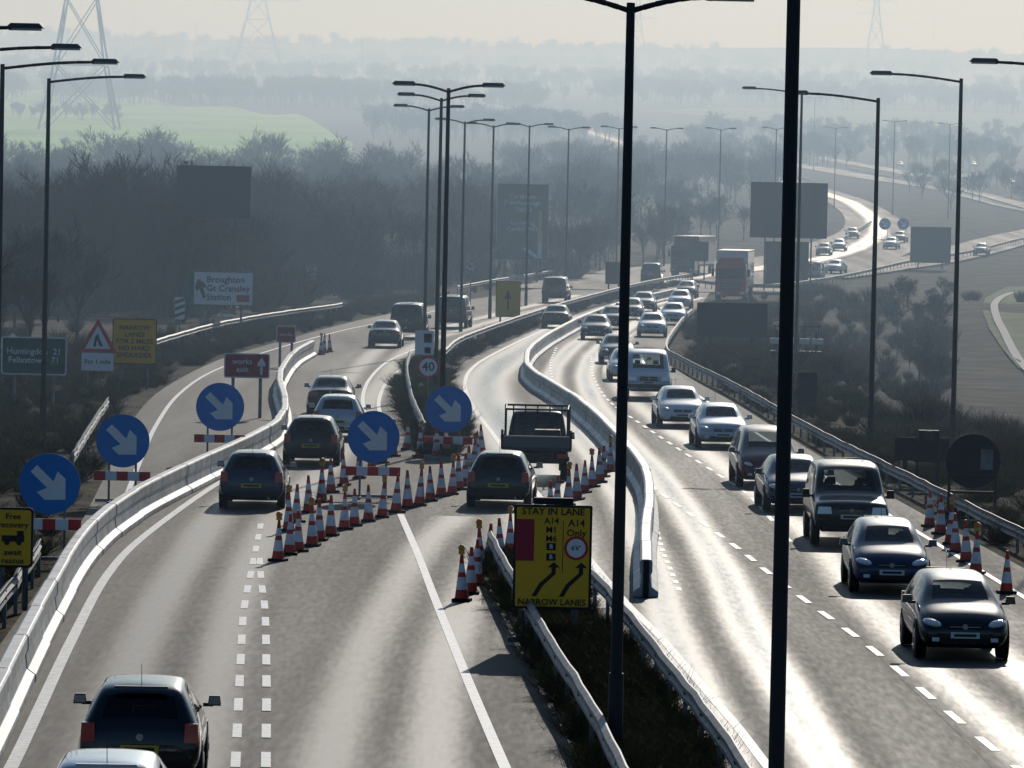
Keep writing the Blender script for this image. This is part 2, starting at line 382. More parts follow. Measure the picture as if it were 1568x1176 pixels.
mb.tube((0,0,0),(0,0,1.4),.12,.115,16,M_post); mb.tube((0,0,1.4),(0,0,12),.078,.06,16,M_post)
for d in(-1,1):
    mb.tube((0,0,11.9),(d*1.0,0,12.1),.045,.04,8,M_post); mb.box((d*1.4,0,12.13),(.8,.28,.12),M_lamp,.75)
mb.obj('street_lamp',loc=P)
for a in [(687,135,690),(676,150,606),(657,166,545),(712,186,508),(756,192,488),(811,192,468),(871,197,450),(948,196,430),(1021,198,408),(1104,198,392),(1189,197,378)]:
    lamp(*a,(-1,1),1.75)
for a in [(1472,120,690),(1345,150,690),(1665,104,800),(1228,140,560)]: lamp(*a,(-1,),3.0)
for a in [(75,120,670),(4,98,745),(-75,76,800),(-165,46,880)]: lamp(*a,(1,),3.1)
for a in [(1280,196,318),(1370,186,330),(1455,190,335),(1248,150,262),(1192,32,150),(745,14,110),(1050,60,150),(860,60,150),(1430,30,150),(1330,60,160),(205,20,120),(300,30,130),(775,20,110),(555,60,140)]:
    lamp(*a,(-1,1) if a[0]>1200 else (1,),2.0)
# ------------------------------------------------------------------ signs
def rrect(w,h,r=.06,cx=0,cz=0):
    r=min(r,w/2.01,h/2.01); o=[]
    for sx,sz,a0 in((1,-1,-90),(1,1,0),(-1,1,90),(-1,-1,180)):
        for k in range(5):
            a=math.radians(a0+k*22.5); o.append((cx+sx*(w/2-r)+r*math.cos(a),cz+sz*(h/2-r)+r*math.sin(a)))
    return o
def circ(r,n=32,cx=0,cz=0): return [(cx+r*math.cos(2*math.pi*i/n),cz+r*math.sin(2*math.pi*i/n)) for i in range(n)]
def text(s,size,x,z,m,parent,y=-.02,align='CENTER',name='legend'):
    c=bpy.data.curves.new(name,'FONT'); c.body=s; c.size=size; c.align_x=align; c.align_y='CENTER'; c.resolution_u=2; c.extrude=.001; c.offset=size*.012
    c.materials.append(m); o=bpy.data.objects.new(name,c); COL.objects.link(o); o.parent=parent; o.location=(x,y,z); o.rotation_euler=(math.radians(90),0,0)
def arrow(L,w,ang,cx,cz):
    pts=[(-w/2,L/2),(-w/2,-L*.02),(-w*1.6,-L*.02+w*.45),(-w*1.6,-L*.02-w*.75),(0,-L/2),(w*1.6,-L*.02-w*.75),(w*1.6,-L*.02+w*.45),(w/2,-L*.02),(w/2,L/2)]
    c,s=math.cos(ang),math.sin(ang); return [(cx+x*c-z*s,cz+x*s+z*c) for x,z in pts]
def signbase(cx,cy,by,name):
    P,z,s=place(cx,cy,by); e=empty(name,P); return e,z,s
def posts(mb,xs,zt,r=.045,m=None,y=.08):
    for x in xs: mb.tube((x,y,0),(x,y,zt),r,r,8,m or M_steel)
def bluearrow(cx,cy,by,rp,ang=46,board=True):
    e,z,s=signbase(cx,cy,by,'keep_right_arrow_sign'); r=rp/s; mb=MB()
    mb.plate(circ(r,40,0,z),0,.03,M_blue,M_dark); mb.plate(circ(r*.985,40,0,z),-.004,0,M_blue)
    mb.plate(arrow(r*1.45,r*.30,math.radians(ang),0,z),-.008,0,M_white)
    posts(mb,(-r*.5,r*.5),z,.03); mb.obj('disc',e)
    if board:
        b=MB(); zz=z-r*1.32; w=r*2.1; n=5
        for i in range(n): b.box((-w/2+w*(i+.5)/n,.02,zz),(w/n,.04,.24),M_sred if i%2==0 else M_white)
        b.box((0,.5,.06),(w,.08,.08),M_steel); b.box((-r*.5,.3,.04),(.07,1.0,.06),M_steel); b.box((r*.5,.3,.04),(.07,1.0,.06),M_steel)
        b.obj('striped_board',e)
for a in [(76,741,862,47),(188,675,772,41),(337,623,708,37),(572,669,765,40),(687,627,700,36)]: bluearrow(*a)
for a in [(1355,343,367,9),(1383,343,367,9)]: bluearrow(*a,board=False)
def panel(cx,cy,by,w,h,mats,name,border=None,post=.06,np=2,r=.08):
    e,z,s=signbase(cx,cy,by,name); w/=s; h/=s; mb=MB()
    mb.plate(rrect(w,h,r,0,z),0,.04,border or mats,M_dark)
    if border: mb.plate(rrect(w-.09,h-.09,r*.7,0,z),-.004,0,mats)
    for k in(-.3,.3): mb.box((0,.06,z+k*h),(w*.96,.05,.06),M_steel)
    posts(mb,[(-w*.3),(w*.3)] if np==2 else [0],z+h*.45,post,y=.13,m=M_dark if mats==M_dark else None); mb.obj('panel',e); return e,z,w,h
e,z,w,h=panel(846,853,992,120,160,M_yel,'stay_in_lane_sign',M_ink,r=.03)
text('STAY IN LANE',h*.095,0,z+h*.435,M_ink,e); text('NARROW LANES',h*.085,0,z-h*.435,M_ink,e)
mb=MB(); mb.plate(rrect(w*.24,h*.40,.01,-w*.36,z+h*.16),-.008,0,M_mar)
mb.plate(rrect(w*.12,h*.07,.01,-.02*w,z+h*.10),-.008,0,M_ink); mb.plate(rrect(w*.12,h*.07,.01,-.02*w,z-h*.0),-.008,0,M_ink)
mb.plate(circ(w*.155,28,w*.30,z+h*.09),-.008,0,M_sred); mb.plate(circ(w*.12,28,w*.30,z+h*.09),-.012,0,M_white)
for ox in(-.02,.33):
    pts=[(ox*w-.16*w-.1*w,-.38),(ox*w-.22*w+.02*w,-.38),(ox*w-.12*w,-.28),(ox*w+.045*w,-.16),(ox*w+.045*w,-.10),(ox*w+.1*w,-.10),(ox*w+.02*w,-.045),(ox*w-.06*w,-.10),(ox*w-.01*w,-.10),(ox*w-.01*w,-.15),(ox*w-.17*w,-.26)]
    pts=[(x+.02*w,z+q*h) for x,q in pts]; mb.plate(pts,-.008,0,M_ink)
mb.box((w*.13,-.006,z+.1*h),(.012,.003,h*.5),M_ink); mb.obj('symbols',e)
text('A14\nM1\nM6',h*.085,-w*.02,z+h*.26,M_ink,e,-.012); text('A14\nOnly',h*.095,w*.3,z+h*.28,M_ink,e,-.012)
text('B',h*.06,-w*.02,z+h*.10,M_white,e,-.014); text('B',h*.06,-w*.02,z,M_white,e,-.014); text("6'6\"",h*.06,w*.3,z+h*.09,M_ink,e,-.016)
mb=MB(); mb.box((0,.1,z+h*.535),(w*.5,.2,.12),M_dark); mb.box((0,.4,.1),(w*1.1,.1,.1),M_steel); mb.obj('bracket',e)
def forty(cx,cy,by,rp,plate=False):
    e,z,s=signbase(cx,cy,by,'speed_limit_sign'); r=rp/s; mb=MB()
    mb.plate(circ(r,32,0,z),0,.03,M_sred,M_dark); mb.plate(circ(r*.8,32,0,z),-.004,0,M_white); posts(mb,[0],z,.04)
    if plate:
        mb.plate(rrect(r*1.7,r*2.2,.04,-r*.4,z+r*2.2),0,.03,M_white,M_dark); mb.plate(rrect(r*.7,r*.8,.02,-r*.1,z+r*2.6),-.004,0,M_ink); mb.plate(rrect(r*.55,r*.55,.02,-r*.1,z+r*1.5),-.004,0,M_ink)
        mb.tube((0,.08,z),(0,.08,z+r*3.2),.04,.04,8,M_steel)
    mb.obj('disc',e); text('40',r*1.15,0,z,M_ink,e,-.01)
forty(656,562,622,17,True); forty(721,408,470,8); forty(1248,412,440,9)
e,z,w,h=panel(378,560,640,70,38,M_mar,'diversion_sign',M_white); text('works\nexit',h*.32,-w*.1,z,M_white,e); mb=MB(); mb.plate(arrow(h*.7,h*.1,math.pi,w*.32,z),-.008,0,M_white); mb.obj('arrow',e)
e,z,w,h=panel(438,512,562,30,26,M_mar,'diversion_sign',M_white); text('works',h*.3,0,z,M_white,e)
e,z,w,h=panel(342,442,512,92,52,M_white,'direction_sign',M_green); text('Broughton\nGt Cransley\nStation',h*.26,-w*.28,z,M_ink,e,align='LEFT')
mb=MB(); mb.plate(rrect(w*.22,h*.2,.03,w*.33,z-h*.28),-.008,0,M_sred); mb.plate([( -w*.5-h*.45,z-h*.5),(-w*.5-.03,z-h*.5),(-w*.5-.03,z+h*.5),(-w*.5-h*.2,z+h*.5)],-.006,.03,M_green); mb.plate(arrow(h*.6,h*.1,math.radians(200),-w*.37,z),-.009,0,M_ink); mb.obj('symbols',e)
e,z,w,h=panel(327,294,485,114,80,M_dark,'gantry_message_sign',None,.11,r=.03)
mb=MB(); mb.box((0,.2,z),(w,.35,h),M_dark); mb.box((-w*.38,0,z+h*.55),(.3,.2,.25),M_lamp); mb.tube((-w*.3,.1,0),(-w*.3,.1,z+h*.6),.08,.06,8,M_post); mb.obj('cabinet',e,bevel=.05)
e,z,s=signbase(150,515,598,'roadworks_warning_sign'); mb=MB(); a=29/s
mb.plate([(-a,z-a*.85),(a,z-a*.85),(0,z+a*.95)],0,.03,M_sred,M_dark); mb.plate([(-a*.68,z-a*.66),(a*.68,z-a*.66),(0,z+a*.58)],-.004,0,M_white)
mb.plate([(-.25*a,z-a*.55),(-.15*a,z-.05*a),(0,z+.15*a),(.1*a,z-.15*a),(.3*a,z-.55*a),(.1*a,z-.5*a),(-.05*a,z-.2*a),(-.1*a,z-.55*a)],-.008,0,M_ink)
mb.plate(rrect(a*1.7,a*.95,.04,0,z-a*1.35),0,.03,M_white,M_dark); posts(mb,(-a*.5,a*.5),z,.03); mb.obj('triangle',e); text('For 1 mile',a*.33,0,z-a*1.35,M_ink,e)
e,z,w,h=panel(206,523,596,68,70,M_yel,'roadworks_information_sign',M_ink); text('NARROW\nLANES\nFOR 2 MILES\nNO HARD\nSHOULDER',h*.15,0,z,M_ink,e)
e,z,w,h=panel(52,545,625,100,58,M_green,'route_distance_sign',M_white); text('Huntingdon  21\nFelixstowe  71',h*.23,0,z,M_white,e)
e,z,w,h=panel(20,823,935,62,92,M_yel,'free_recovery_sign',M_ink); text('Free\nrecovery',h*.14,0,z+h*.28,M_ink,e); text('await\nrescue',h*.14,0,z-h*.32,M_ink,e)
mb=MB(); mb.box((0,-.01,z-.02),(w*.55,.01,.12),M_ink); mb.tube((-w*.15,-.02,z-.1),(-w*.15,0,z-.1),.05,.05,10,M_ink); mb.tube((w*.15,-.02,z-.1),(w*.15,0,z-.1),.05,.05,10,M_ink); mb.box((w*.18,-.01,z+.08),(w*.16,.01,.1),M_ink); mb.obj('truck_symbol',e)
e,z,w,h=panel(800,340,432,80,118,M_green,'large_direction_sign',M_white,.12); text('Thrapston\nPeterborough\n(A605)\n\nKettering\nCorby  A43',h*.085,0,z+h*.12,M_white,e); mb=MB(); mb.plate([(-w*.05,z-h*.33),(w*.1,z-h*.33),(w*.3,z-h*.44),(w*.3,z-h*.1),(w*.38,z-h*.1),(w*.38,z-h*.47),(w*.28,z-h*.47)],-.01,0,M_white); mb.plate(rrect(w*.06,h*.4,.02,w*.34,z-h*.05),-.012,0,M_yel);mb.obj('symbols',e)
e,z,w,h=panel(778,458,500,38,55,M_yel,'lane_guidance_sign',M_ink); mb=MB(); mb.plate(arrow(h*.6,h*.05,math.pi,0,z),-.008,0,M_ink); mb.obj('arrow',e)
for a in [(275,472,515,16,34),(477,418,455,14,24)]:
    e,z,w,h=panel(*a,M_white,'countdown_marker_sign',None,.04,1); mb=MB()
    for k in(-.25,.05,.35): mb.plate([(-w*.48,z+(k-.18)*h),(w*.48,z+(k)*h),(w*.48,z+(k+.14)*h),(-w*.48,z+(k-.04)*h)],-.005,0,M_ink)
    mb.obj('stripes',e)
for a in [(1208,322,445,118,85,'large_direction_sign'),(1205,405,440,66,70,'direction_sign'),(1425,375,412,62,55,'direction_sign'),(1121,490,532,108,52,'direction_sign'),(1236,596,640,30,52,'marker_sign'),(1412,688,742,84,36,'roadworks_information_sign'),(940,418,446,26,34,'marker_sign'),(1070,385,430,30,30,'marker_sign')]:
    panel(*a[:5],M_dark,a[5],None,.07,r=.04)
e,z,s=signbase(1490,706,790,'speed_limit_sign'); r=42/s; mb=MB(); mb.plate(circ(r,40,0,z),0,.04,M_dark,M_dark); mb.plate(rrect(r*.45,r*.75,.02,r*.5,z+.05),-.01,0,M_steel)
for zz in(.35,-.35): mb.box((0,-.04,z+zz*r*1.4),(r*1.7,.05,.06),M_post)
posts(mb,(-r*.85,r*.85),z+.3,.04,M_post); mb.box((0,.2,.08),(r*2,.9,.08),M_post); mb.box((0,.08,z-r*1.15),(r*1.8,.05,.07),M_post); mb.obj('disc',e)
e,z,s=signbase(1422,668,745,'road_camera_unit'); mb=MB(); mb.box((0,0,z),(.6,.4,.35),M_dark); mb.tube((0,-.3,z),(0,0,z),.15,.15,16,M_post); posts(mb,(-.3,.3),z,.04,M_post); mb.box((0,.08,z*.5),(.8,.05,.06),M_post); mb.obj('body',e,bevel=.03)
e,z,s=signbase(1220,512,560,'lighting_trailer'); mb=MB(); posts(mb,(-1,1),z+.2,.05,M_post)
for x in(-1.1,-.35,.4,1.1): mb.box((x,0,z-.35),(.5,.25,.28),M_plW); mb.tube((x,.1,z-.4),(x,.1,z+.5),.03,.03,6,M_post)
mb.box((0,.1,z+.4),(2.4,.06,.06),M_post); mb.box((0,.1,.5),(2.6,1.2,.5),M_dark); mb.obj('mast_lights',e,bevel=.02)
e,z,s=signbase(350,487,505,'lighting_unit'); mb=MB(); posts(mb,(0,),z,.05); mb.box((0,0,z),(.7,.3,.35),M_plW); mb.obj('head',e)
# ------------------------------------------------------------------ cones
def conemesh(lit):
    mb=MB(); mb.box((0,0,.03),(.38,.38,.06),M_tyre)
    zs=[(.06,.15,M_cone),(.24,.125,M_cw),(.5,.09,M_cone),(.60,.075,M_cw),(.78,.052,M_cone),(.98,.03,None)]
    for a,b in zip(zs,zs[1:]): mb.tube((0,0,a[0]),(0,0,b[0]),a[1],b[1],14,a[2],caps=False)
    mb.tube((0,0,.97),(0,0,.98),.03,.03,10,M_cone)
    if lit:
        mb.box((0,0,1.01),(.12,.08,.08),M_plY); mb.tube((0,-.04,1.10),(0,.04,1.10),.07,.07,14,M_amber)
    return mb.mesh('traffic_cone')
CM=[conemesh(0),conemesh(1)]; cn=0
def cones(px,n):
    global cn
    pl=path(px,12); L=sum((b-a).length for a,b in zip(pl,pl[1:])); q=resample(pl,L/(n-.5))
    for i,p in enumerate(q):
        o=bpy.data.objects.new('traffic_cone',CM[1 if cn%3==0 else 0]); cn+=1; COL.objects.link(o)
        o.location=(p.x+random.uniform(-.06,.06),p.y+random.uniform(-.4,.4),p.z+.006); o.rotation_euler=(random.uniform(-.05,.05),random.uniform(-.05,.05),random.uniform(-.5,.5))
        k=random.uniform(.92,1.02); o.scale=(k,k,k)
cones([(428,860),(520,815),(610,785),(690,757),(712,742)],18)
cones([(440,815),(482,775),(520,748),(560,725),(628,685)],11)
cones([(715,735),(728,712),(738,692)],4)
cones([(710,922),(738,880),(790,840)],7)
cones([(842,795),(872,770),(905,748),(938,718)],9)
cones([(1425,806),(1465,845),(1498,886)],6); cones([(1542,908),(1610,950)],2)
cones([(490,543),(500,540),(512,538)],3); cones([(645,700),(665,702),(690,698)],3)
# ------------------------------------------------------------------ vehicles
PR_={}
PR_['hatch']=(4.0,.85,[(-2.0,.36,.54,.58,.80,.70,'p'),(-1.98,.28,.72,.78,.91,.82,'p'),(-1.90,.25,.88,.97,.97,.82,'g'),(-1.62,.24,.93,1.34,.98,.69,'p'),(-1.44,.24,.94,1.41,.99,.67,'p'),(-1.2,.23,.94,1.435,1,.67,'s'),(-.38,.22,.93,1.44,1,.67,'p'),(-.28,.22,.93,1.44,1,.67,'s'),(.42,.22,.92,1.39,1,.66,'g'),(1.05,.22,.90,.98,.99,.84,'p'),(1.5,.22,.83,.90,.98,.82,'p'),(1.80,.22,.71,.78,.93,.76,'p'),(1.95,.24,.58,.63,.84,.68,'p'),(2.0,.32,.50,.53,.74,.6,'p')])
PR_['saloon']=(4.4,.87,[(-2.2,.36,.56,.60,.80,.72,'p'),(-2.18,.28,.78,.82,.91,.82,'p'),(-2.08,.26,.89,.96,.96,.84,'p'),(-1.7,.24,.92,1.0,.98,.82,'g'),(-1.12,.24,.92,1.34,.99,.68,'p'),(-.95,.24,.92,1.40,1,.66,'s'),(-.2,.22,.92,1.42,1,.66,'p'),(-.1,.22,.92,1.42,1,.66,'s'),(.55,.22,.91,1.38,1,.65,'g'),(1.2,.22,.90,.96,.99,.84,'p'),(1.75,.22,.82,.87,.97,.82,'p'),(2.02,.24,.70,.75,.92,.78,'p'),(2.15,.26,.58,.62,.84,.7,'p'),(2.2,.34,.50,.52,.75,.62,'p')])
PR_['mpv']=(4.4,.90,[(-2.2,.36,.6,.64,.84,.76,'p'),(-2.18,.30,.86,.9,.94,.86,'p'),(-2.11,.28,1.0,1.06,.98,.86,'g'),(-1.93,.26,1.02,1.53,1,.74,'p'),(-1.78,.26,1.02,1.62,1,.72,'s'),(-1.1,.26,1.02,1.65,1,.72,'p'),(-1.0,.26,1.02,1.65,1,.72,'s'),(-.1,.24,1.0,1.65,1,.72,'p'),(0,.24,1.0,1.65,1,.72,'s'),(.6,.24,1.0,1.59,1,.71,'g'),(1.4,.24,.97,1.05,.99,.84,'p'),(1.85,.24,.86,.92,.95,.8,'p'),(2.08,.26,.72,.77,.90,.75,'p'),(2.17,.28,.6,.66,.84,.7,'p'),(2.2,.36,.54,.56,.76,.65,'p')])
PR_['suv']=(4.5,.92,[(-2.25,.52,.8,.85,.94,.88,'p'),(-2.22,.42,1.08,1.14,.98,.92,'g'),(-2.14,.4,1.12,1.8,1,.85,'p'),(-1.95,.4,1.12,1.88,1,.83,'s'),(-1.0,.4,1.12,1.9,1,.83,'p'),(-.9,.4,1.12,1.9,1,.83,'s'),(0,.4,1.1,1.9,1,.83,'p'),(.1,.4,1.1,1.9,1,.83,'s'),(.72,.4,1.1,1.84,1,.82,'g'),(1.15,.4,1.1,1.17,1,.9,'p'),(1.9,.4,1.04,1.1,.99,.9,'p'),(2.18,.42,.98,1.03,.97,.88,'p'),(2.24,.44,.86,.9,.95,.86,'p'),(2.25,.5,.7,.74,.92,.84,'p')])
PR_['van']=(4.9,.96,[(-2.45,.45,.8,.85,.96,.92,'p'),(-2.42,.4,1.15,1.22,.98,.92,'g'),(-2.36,.4,1.15,1.84,1,.87,'p'),(-2.2,.38,1.15,1.95,1,.86,'p'),(0,.36,1.12,1.98,1,.86,'p'),(.3,.36,1.12,1.98,1,.86,'s'),(1.0,.36,1.1,1.9,1,.84,'g'),(1.75,.36,1.08,1.16,.99,.88,'p'),(2.2,.36,.92,.99,.96,.86,'p'),(2.4,.38,.72,.8,.92,.82,'p'),(2.45,.42,.6,.65,.88,.8,'p')])
PR_['pickcab']=(4.9,.9,[(-.35,.45,1.05,1.12,.97,.92,'g'),(-.3,.42,1.1,1.85,1,.84,'p'),(-.1,.4,1.1,1.95,1,.83,'s'),(.85,.4,1.1,1.9,1,.82,'g'),(1.35,.4,1.08,1.15,1,.9,'p'),(2.1,.4,1.02,1.08,.98,.88,'p'),(2.38,.42,.9,.95,.96,.86,'p'),(2.45,.5,.7,.74,.92,.84,'p')])
BM={}
def bodymesh(kind,pm):
    k=(kind,pm.name)
    if k in BM: return BM[k]
    L,W,st=PR_[kind]; mb=MB(); mb.mi(pm); mb.mi(M_glass); mb.mi(M_black); vs=[]
    for y,zb,be,tp,wf,wt,_ in st:
        w=W*wf;t=W*wt
        hf=[(0,zb),(.8*w,zb),(.96*w,zb+.09),(1.01*w,(zb+be)/2+.05),(.955*w,be),(t,max(be+.012,tp-.06)),(.88*t,tp),(0,tp+.025)]
        ring=hf+[(-x,z) for x,z in hf[6:0:-1]]
        vs+=[(x,y,z) for x,z in ring]
    n=14; fs=[];ms=[]
    for i in range(len(st)-1):
        tag=st[i][6]
        for b in range(n):
            mm=0
            if b in(0,13): mm=2
            if tag=='g' and b in(6,7): mm=1
            if tag=='s' and b in(4,9): mm=1
            fs.append((i*n+b,i*n+(b+1)%n,(i+1)*n+(b+1)%n,(i+1)*n+b)); ms.append(mm)
    fs.append(tuple(range(n))); ms.append(0); fs.append(tuple(range((len(st)-1)*n+n-1,(len(st)-1)*n-1,-1))); ms.append(0)
    mb.v=vs; mb.f=fs; mb.m=ms; me=mb.mesh(kind+'_body',True)
    bm=bmesh.new(); bm.from_mesh(me); bmesh.ops.recalc_face_normals(bm,faces=bm.faces); bm.to_mesh(me); bm.free()
    BM[k]=me; return me
def wheel(mb,x,y,r=.31,w=.2,arch=True):
    s=1 if x>0 else -1
    mb.tube((x-s*w,y,r),(x,y,r),r,r,20,M_tyre); mb.tube((x,y,r),(x+s*.012,y,r),r*.66,r*.6,16,M_rim); mb.tube((x+s*.012,y,r),(x+s*.02,y,r),r*.2,r*.18,10,M_black)
    if arch: mb.tube((x-s*.05,y,r+.02),(x-s*.004,y,r+.02),r+.055,r+.05,20,M_black)
FM={}
def fittings(kind,pm):
    k=(kind,pm.name)
    if k in FM: return FM[k]
    L,W,st=PR_[kind]; mb=MB(); h=L/2; hi=kind in('suv','van','pickcab'); base=.42 if hi else .25; bl=1.1 if hi else .93
    wr=.37 if hi else .31
    for x in(-1,1):
        for y in(-L*.315,L*.315): wheel(mb,x*(W-.005),y,wr)
        hz=.86 if hi else .665
        if hi: mb.box((x*W*.70,h-.04,hz),(W*.38,.16,.17),M_head,.85)
        else: mb.ell((x*W*.68,h-.17,hz),(.17,.15,.075),M_head,sl=x*.12)
        mb.box((x*W*.62,h-.06,.38 if not hi else .58),(.13,.12,.07),M_head)
        if kind!='pickcab':
            if kind in('hatch','mpv','suv','van'): mb.box((x*W*.82,-h+.09,(.82 if not hi else .98)+(.14 if kind=='mpv' else 0)),(.20,.20,.26),M_red,.88)
            else: mb.box((x*W*.70,-h+.07,.80),(.36,.14,.15),M_red,.9)
        my=.72 if kind in('hatch',) else (.95 if kind in('van','pickcab') else .8)
        mb.box((x*(W+.09),my,bl+.08),(.19,.1,.14 if not hi else .2),pm if not hi else M_black,.8); mb.box((x*(W-.0),my+.02,bl+.02),(.14,.05,.05),M_black)
        mb.box((x*(W+.09),my-.052,bl+.08),(.15,.006,.1),M_rim)
        mb.box((x*.37,.0,.80 if not hi else 1.1),(.46,.14,.5),M_seat,.85); mb.box((x*.37,-.02,1.13 if not hi else 1.45),(.24,.1,.16),M_seat,.85)
        if kind!='pickcab' and kind!='van':
            mb.box((x*.37,-.95,.80 if not hi else 1.1),(.6,.14,.35),M_seat,.9); mb.box((x*.37,-.97,1.04 if not hi else 1.36),(.22,.09,.13),M_seat,.85)
    mb.box((0,.9,bl-.08),(W*1.5,.3,.12),M_black)
    gz=.61 if not hi else .86
    mb.box((0,h-.06,gz),(W*.72,.10,.09 if not hi else .17),M_black); mb.box((0,h-.004,gz),(W*.66,.012,.016),M_rim)
    mb.tube((0,h-.01,gz),(0,h+.006,gz),.05,.05,12,M_rim)
    mb.box((0,h-.05,base+.11),(W*1.0,.12,.11),M_black); mb.box((0,h+.012,gz-.15),(.52,.015,.11),M_plW); mb.box((0,h+.021,gz-.15),(.40,.004,.05),M_ink)
    if hi: mb.box((0,h,.58),(W*1.9,.16,.14),M_black,.95)
    for i in range(-1,2,2): mb.box((i*.35,1.0 if not hi else 1.2,bl+.08),(.5,.02,.02),M_black)
    if kind!='pickcab':
        pz={'hatch':.60,'saloon':.72,'mpv':.75,'suv':.86,'van':.9}[kind]
        mb.box((0,-h-.004,pz),(.52,.02,.11),M_plY); mb.box((0,-h-.017,pz),(.4,.004,.05),M_ink); mb.box((0,-h+.03,base+.13),(W*1.4,.07,.12),M_black)
        mb.tube((0,-h+.03,pz+.16),(0,-h+.0,pz+.16),.05,.05,12,M_rim)
        mb.box((0,-h+.34 if kind!='saloon' else -.9,PR_[kind][2][4][3]+.0),(W*.85,.10,.03),pm)
        mb.tube((.45,-h+.15,.28),(.45,-h-.03,.28),.03,.03,8,M_rim); mb.box((0,0,.27+(.12 if hi else 0)),(W*1.5,L*.85,.12),M_black)
        mb.tube((0,-h+.5,1.42 if not hi else 1.9),(0,-h+.32,1.72 if not hi else 2.1),.006,.004,5,M_black)
    FM[k]=mb.mesh(kind+'_fittings'); return FM[k]
LANES={k:path(v,8) for k,v in dict(L=laneL,C=laneC,R=laneR,R2=laneR2,S=laneS).items()}
LANES['F']=FAR
LANES['B']=path([(1240,425),(1330,412),(1400,402),(1490,383),(1568,362),(1700,335)])
LANES['B2']=path([(1750,355),(1568,318),(1450,290),(1330,272),(1200,250),(1080,232)])
def tangent(lane,P):
    pl=LANES[lane]; b=min(range(1,len(pl)-1),key=lambda i:(pl[i]-P).length); a,c=max(0,b-6),min(len(pl)-1,b+6)
    d=pl[c]-pl[a]
    if lane in('L','C','R','R2','S') and d.y<0: d=-d
    d.z=0; return d.normalized()
NAMES=dict(hatch='hatchback_car',saloon='saloon_car',mpv='people_carrier_car',suv='off_road_car',van='panel_van')
def vehicle(kind,px,py,lane,oncoming,pm):
    P=G(px,py); d=tangent(lane,P); L,W,_=PR_[kind]
    c=P if lane in('F','B','B2') else P+d*(L/2)
    hd=-d if oncoming else d
    rz=math.atan2(-hd.x,hd.y); zz=T(c.x,c.y)+.008+(0 if c.y<240*K else .1)
    o=bpy.data.objects.new(NAMES[kind],bodymesh(kind,pm)); COL.objects.link(o); o.location=(c.x,c.y,zz); o.rotation_euler=(0,0,rz)
    s=o.modifiers.new('subsurf','SUBSURF'); lv=2 if c.y<400 else 1; s.levels=lv; s.render_levels=lv
    f=bpy.data.objects.new('fittings',fittings(kind,pm)); COL.objects.link(f); f.parent=o
    if c.y<400:
        b=f.modifiers.new('bevel','BEVEL'); b.width=.012; b.segments=2; b.limit_method='ANGLE'
V=[('hatch',212,1216,'L',0,PB),('hatch',158,1362,'L',0,PS),('hatch',384,780,'L',0,PDB),('hatch',475,714,'L',0,PB),('hatch',516,674,'L',0,PS),('saloon',505,638,'L',0,PB),
('saloon',588,533,'L',0,PG),('van',622,519,'L',0,PB),('van',690,503,'L',0,PG),('van',848,464,'L',0,PG),('van',996,437,'L',0,PG),
('hatch',762,779,'C',0,PB),('saloon',850,503,'C',0,PG),
('hatch',1477,1013,'R',1,PB),('hatch',1365,911,'R',1,PDB),('suv',1303,838,'R',1,PB),('saloon',1222,786,'R',1,PDB),('mpv',1178,748,'R',1,PM),('saloon',1107,688,'R',1,PS),('saloon',1045,656,'R',1,PW),
('van',993,613,'R',1,PS),('saloon',962,585,'R',1,PW),('saloon',946,558,'R',1,PG),('saloon',912,521,'R',1,PDB),('hatch',938,505,'R',1,PG),('saloon',998,517,'R',1,PS),('saloon',1030,498,'R',1,PS),('saloon',984,478,'R',1,PG),('saloon',1040,474,'R',1,PS),('hatch',1050,457,'R',1,PM),('hatch',965,490,'R',1,PG),
('saloon',1280,420,'F',1,PS),('hatch',1262,392,'F',1,PG),('saloon',1285,385,'F',1,PS),('saloon',1305,366,'F',1,PG),('saloon',1365,382,'B',1,PS),('saloon',1378,372,'B',1,PG),('hatch',1503,392,'B',1,PDB),
('van',1245,432,'F',1,PG),
('saloon',1440,270,'B2',1,PS),('saloon',1490,256,'B2',1,PW),('saloon',1533,258,'B2',1,PS),('hatch',1378,256,'B2',1,PW),('van',1125,244,'F',1,PS),('saloon',770,160,'F',1,PS),('van',790,176,'F',1,PS),('saloon',800,172,'F',1,PW),('van',1020,160,'F',1,PG),('saloon',1085,166,'F',1,PW),('saloon',1548,284,'B2',1,PS)]
for v in V: vehicle(*v)
P=G(820,738); d=tangent('C',P); d=(d+Vector((.0,1,0))).normalized(); c=P+d*2.45; rz=math.atan2(-d.x,d.y)
o=bpy.data.objects.new('pickup_truck',bodymesh('pickcab',PB)); COL.objects.link(o); o.location=(c.x,c.y,.01); o.rotation_euler=(0,0,rz); s=o.modifiers.new('s','SUBSURF'); s.levels=2; s.render_levels=2
f=bpy.data.objects.new('fittings',fittings('pickcab',PB)); COL.objects.link(f); f.parent=o
M_tail=mat('tailboard_grey',(.10,.11,.12),.5,.3)
mb=MB(); mb.box((0,-1.4,.92),(2.0,2.1,.1),M_dark); mb.box((0,-1.4,.68),(.9,2.3,.3),M_black)
for x in(-1,1): mb.box((x*.98,-1.4,1.14),(.05,2.1,.34),M_tail); mb.box((x*.98,-2.43,1.2),(.07,.07,.55),M_black); mb.tube((x*.92,-.42,.9),(x*.92,-.42,2.12),.035,.035,8,M_black); mb.tube((x*.88,-2.3,1.3),(x*.88,-2.3,2.05),.03,.03,8,M_black); mb.tube((x*.9,-.42,2.1),(x*.88,-2.3,2.05),.03,.03,8,M_black); mb.box((x*.75,-2.47,.74),(.3,.06,.13),M_red); mb.box((x*.8,-1.9,.5),(.3,.03,.4),M_tyre)
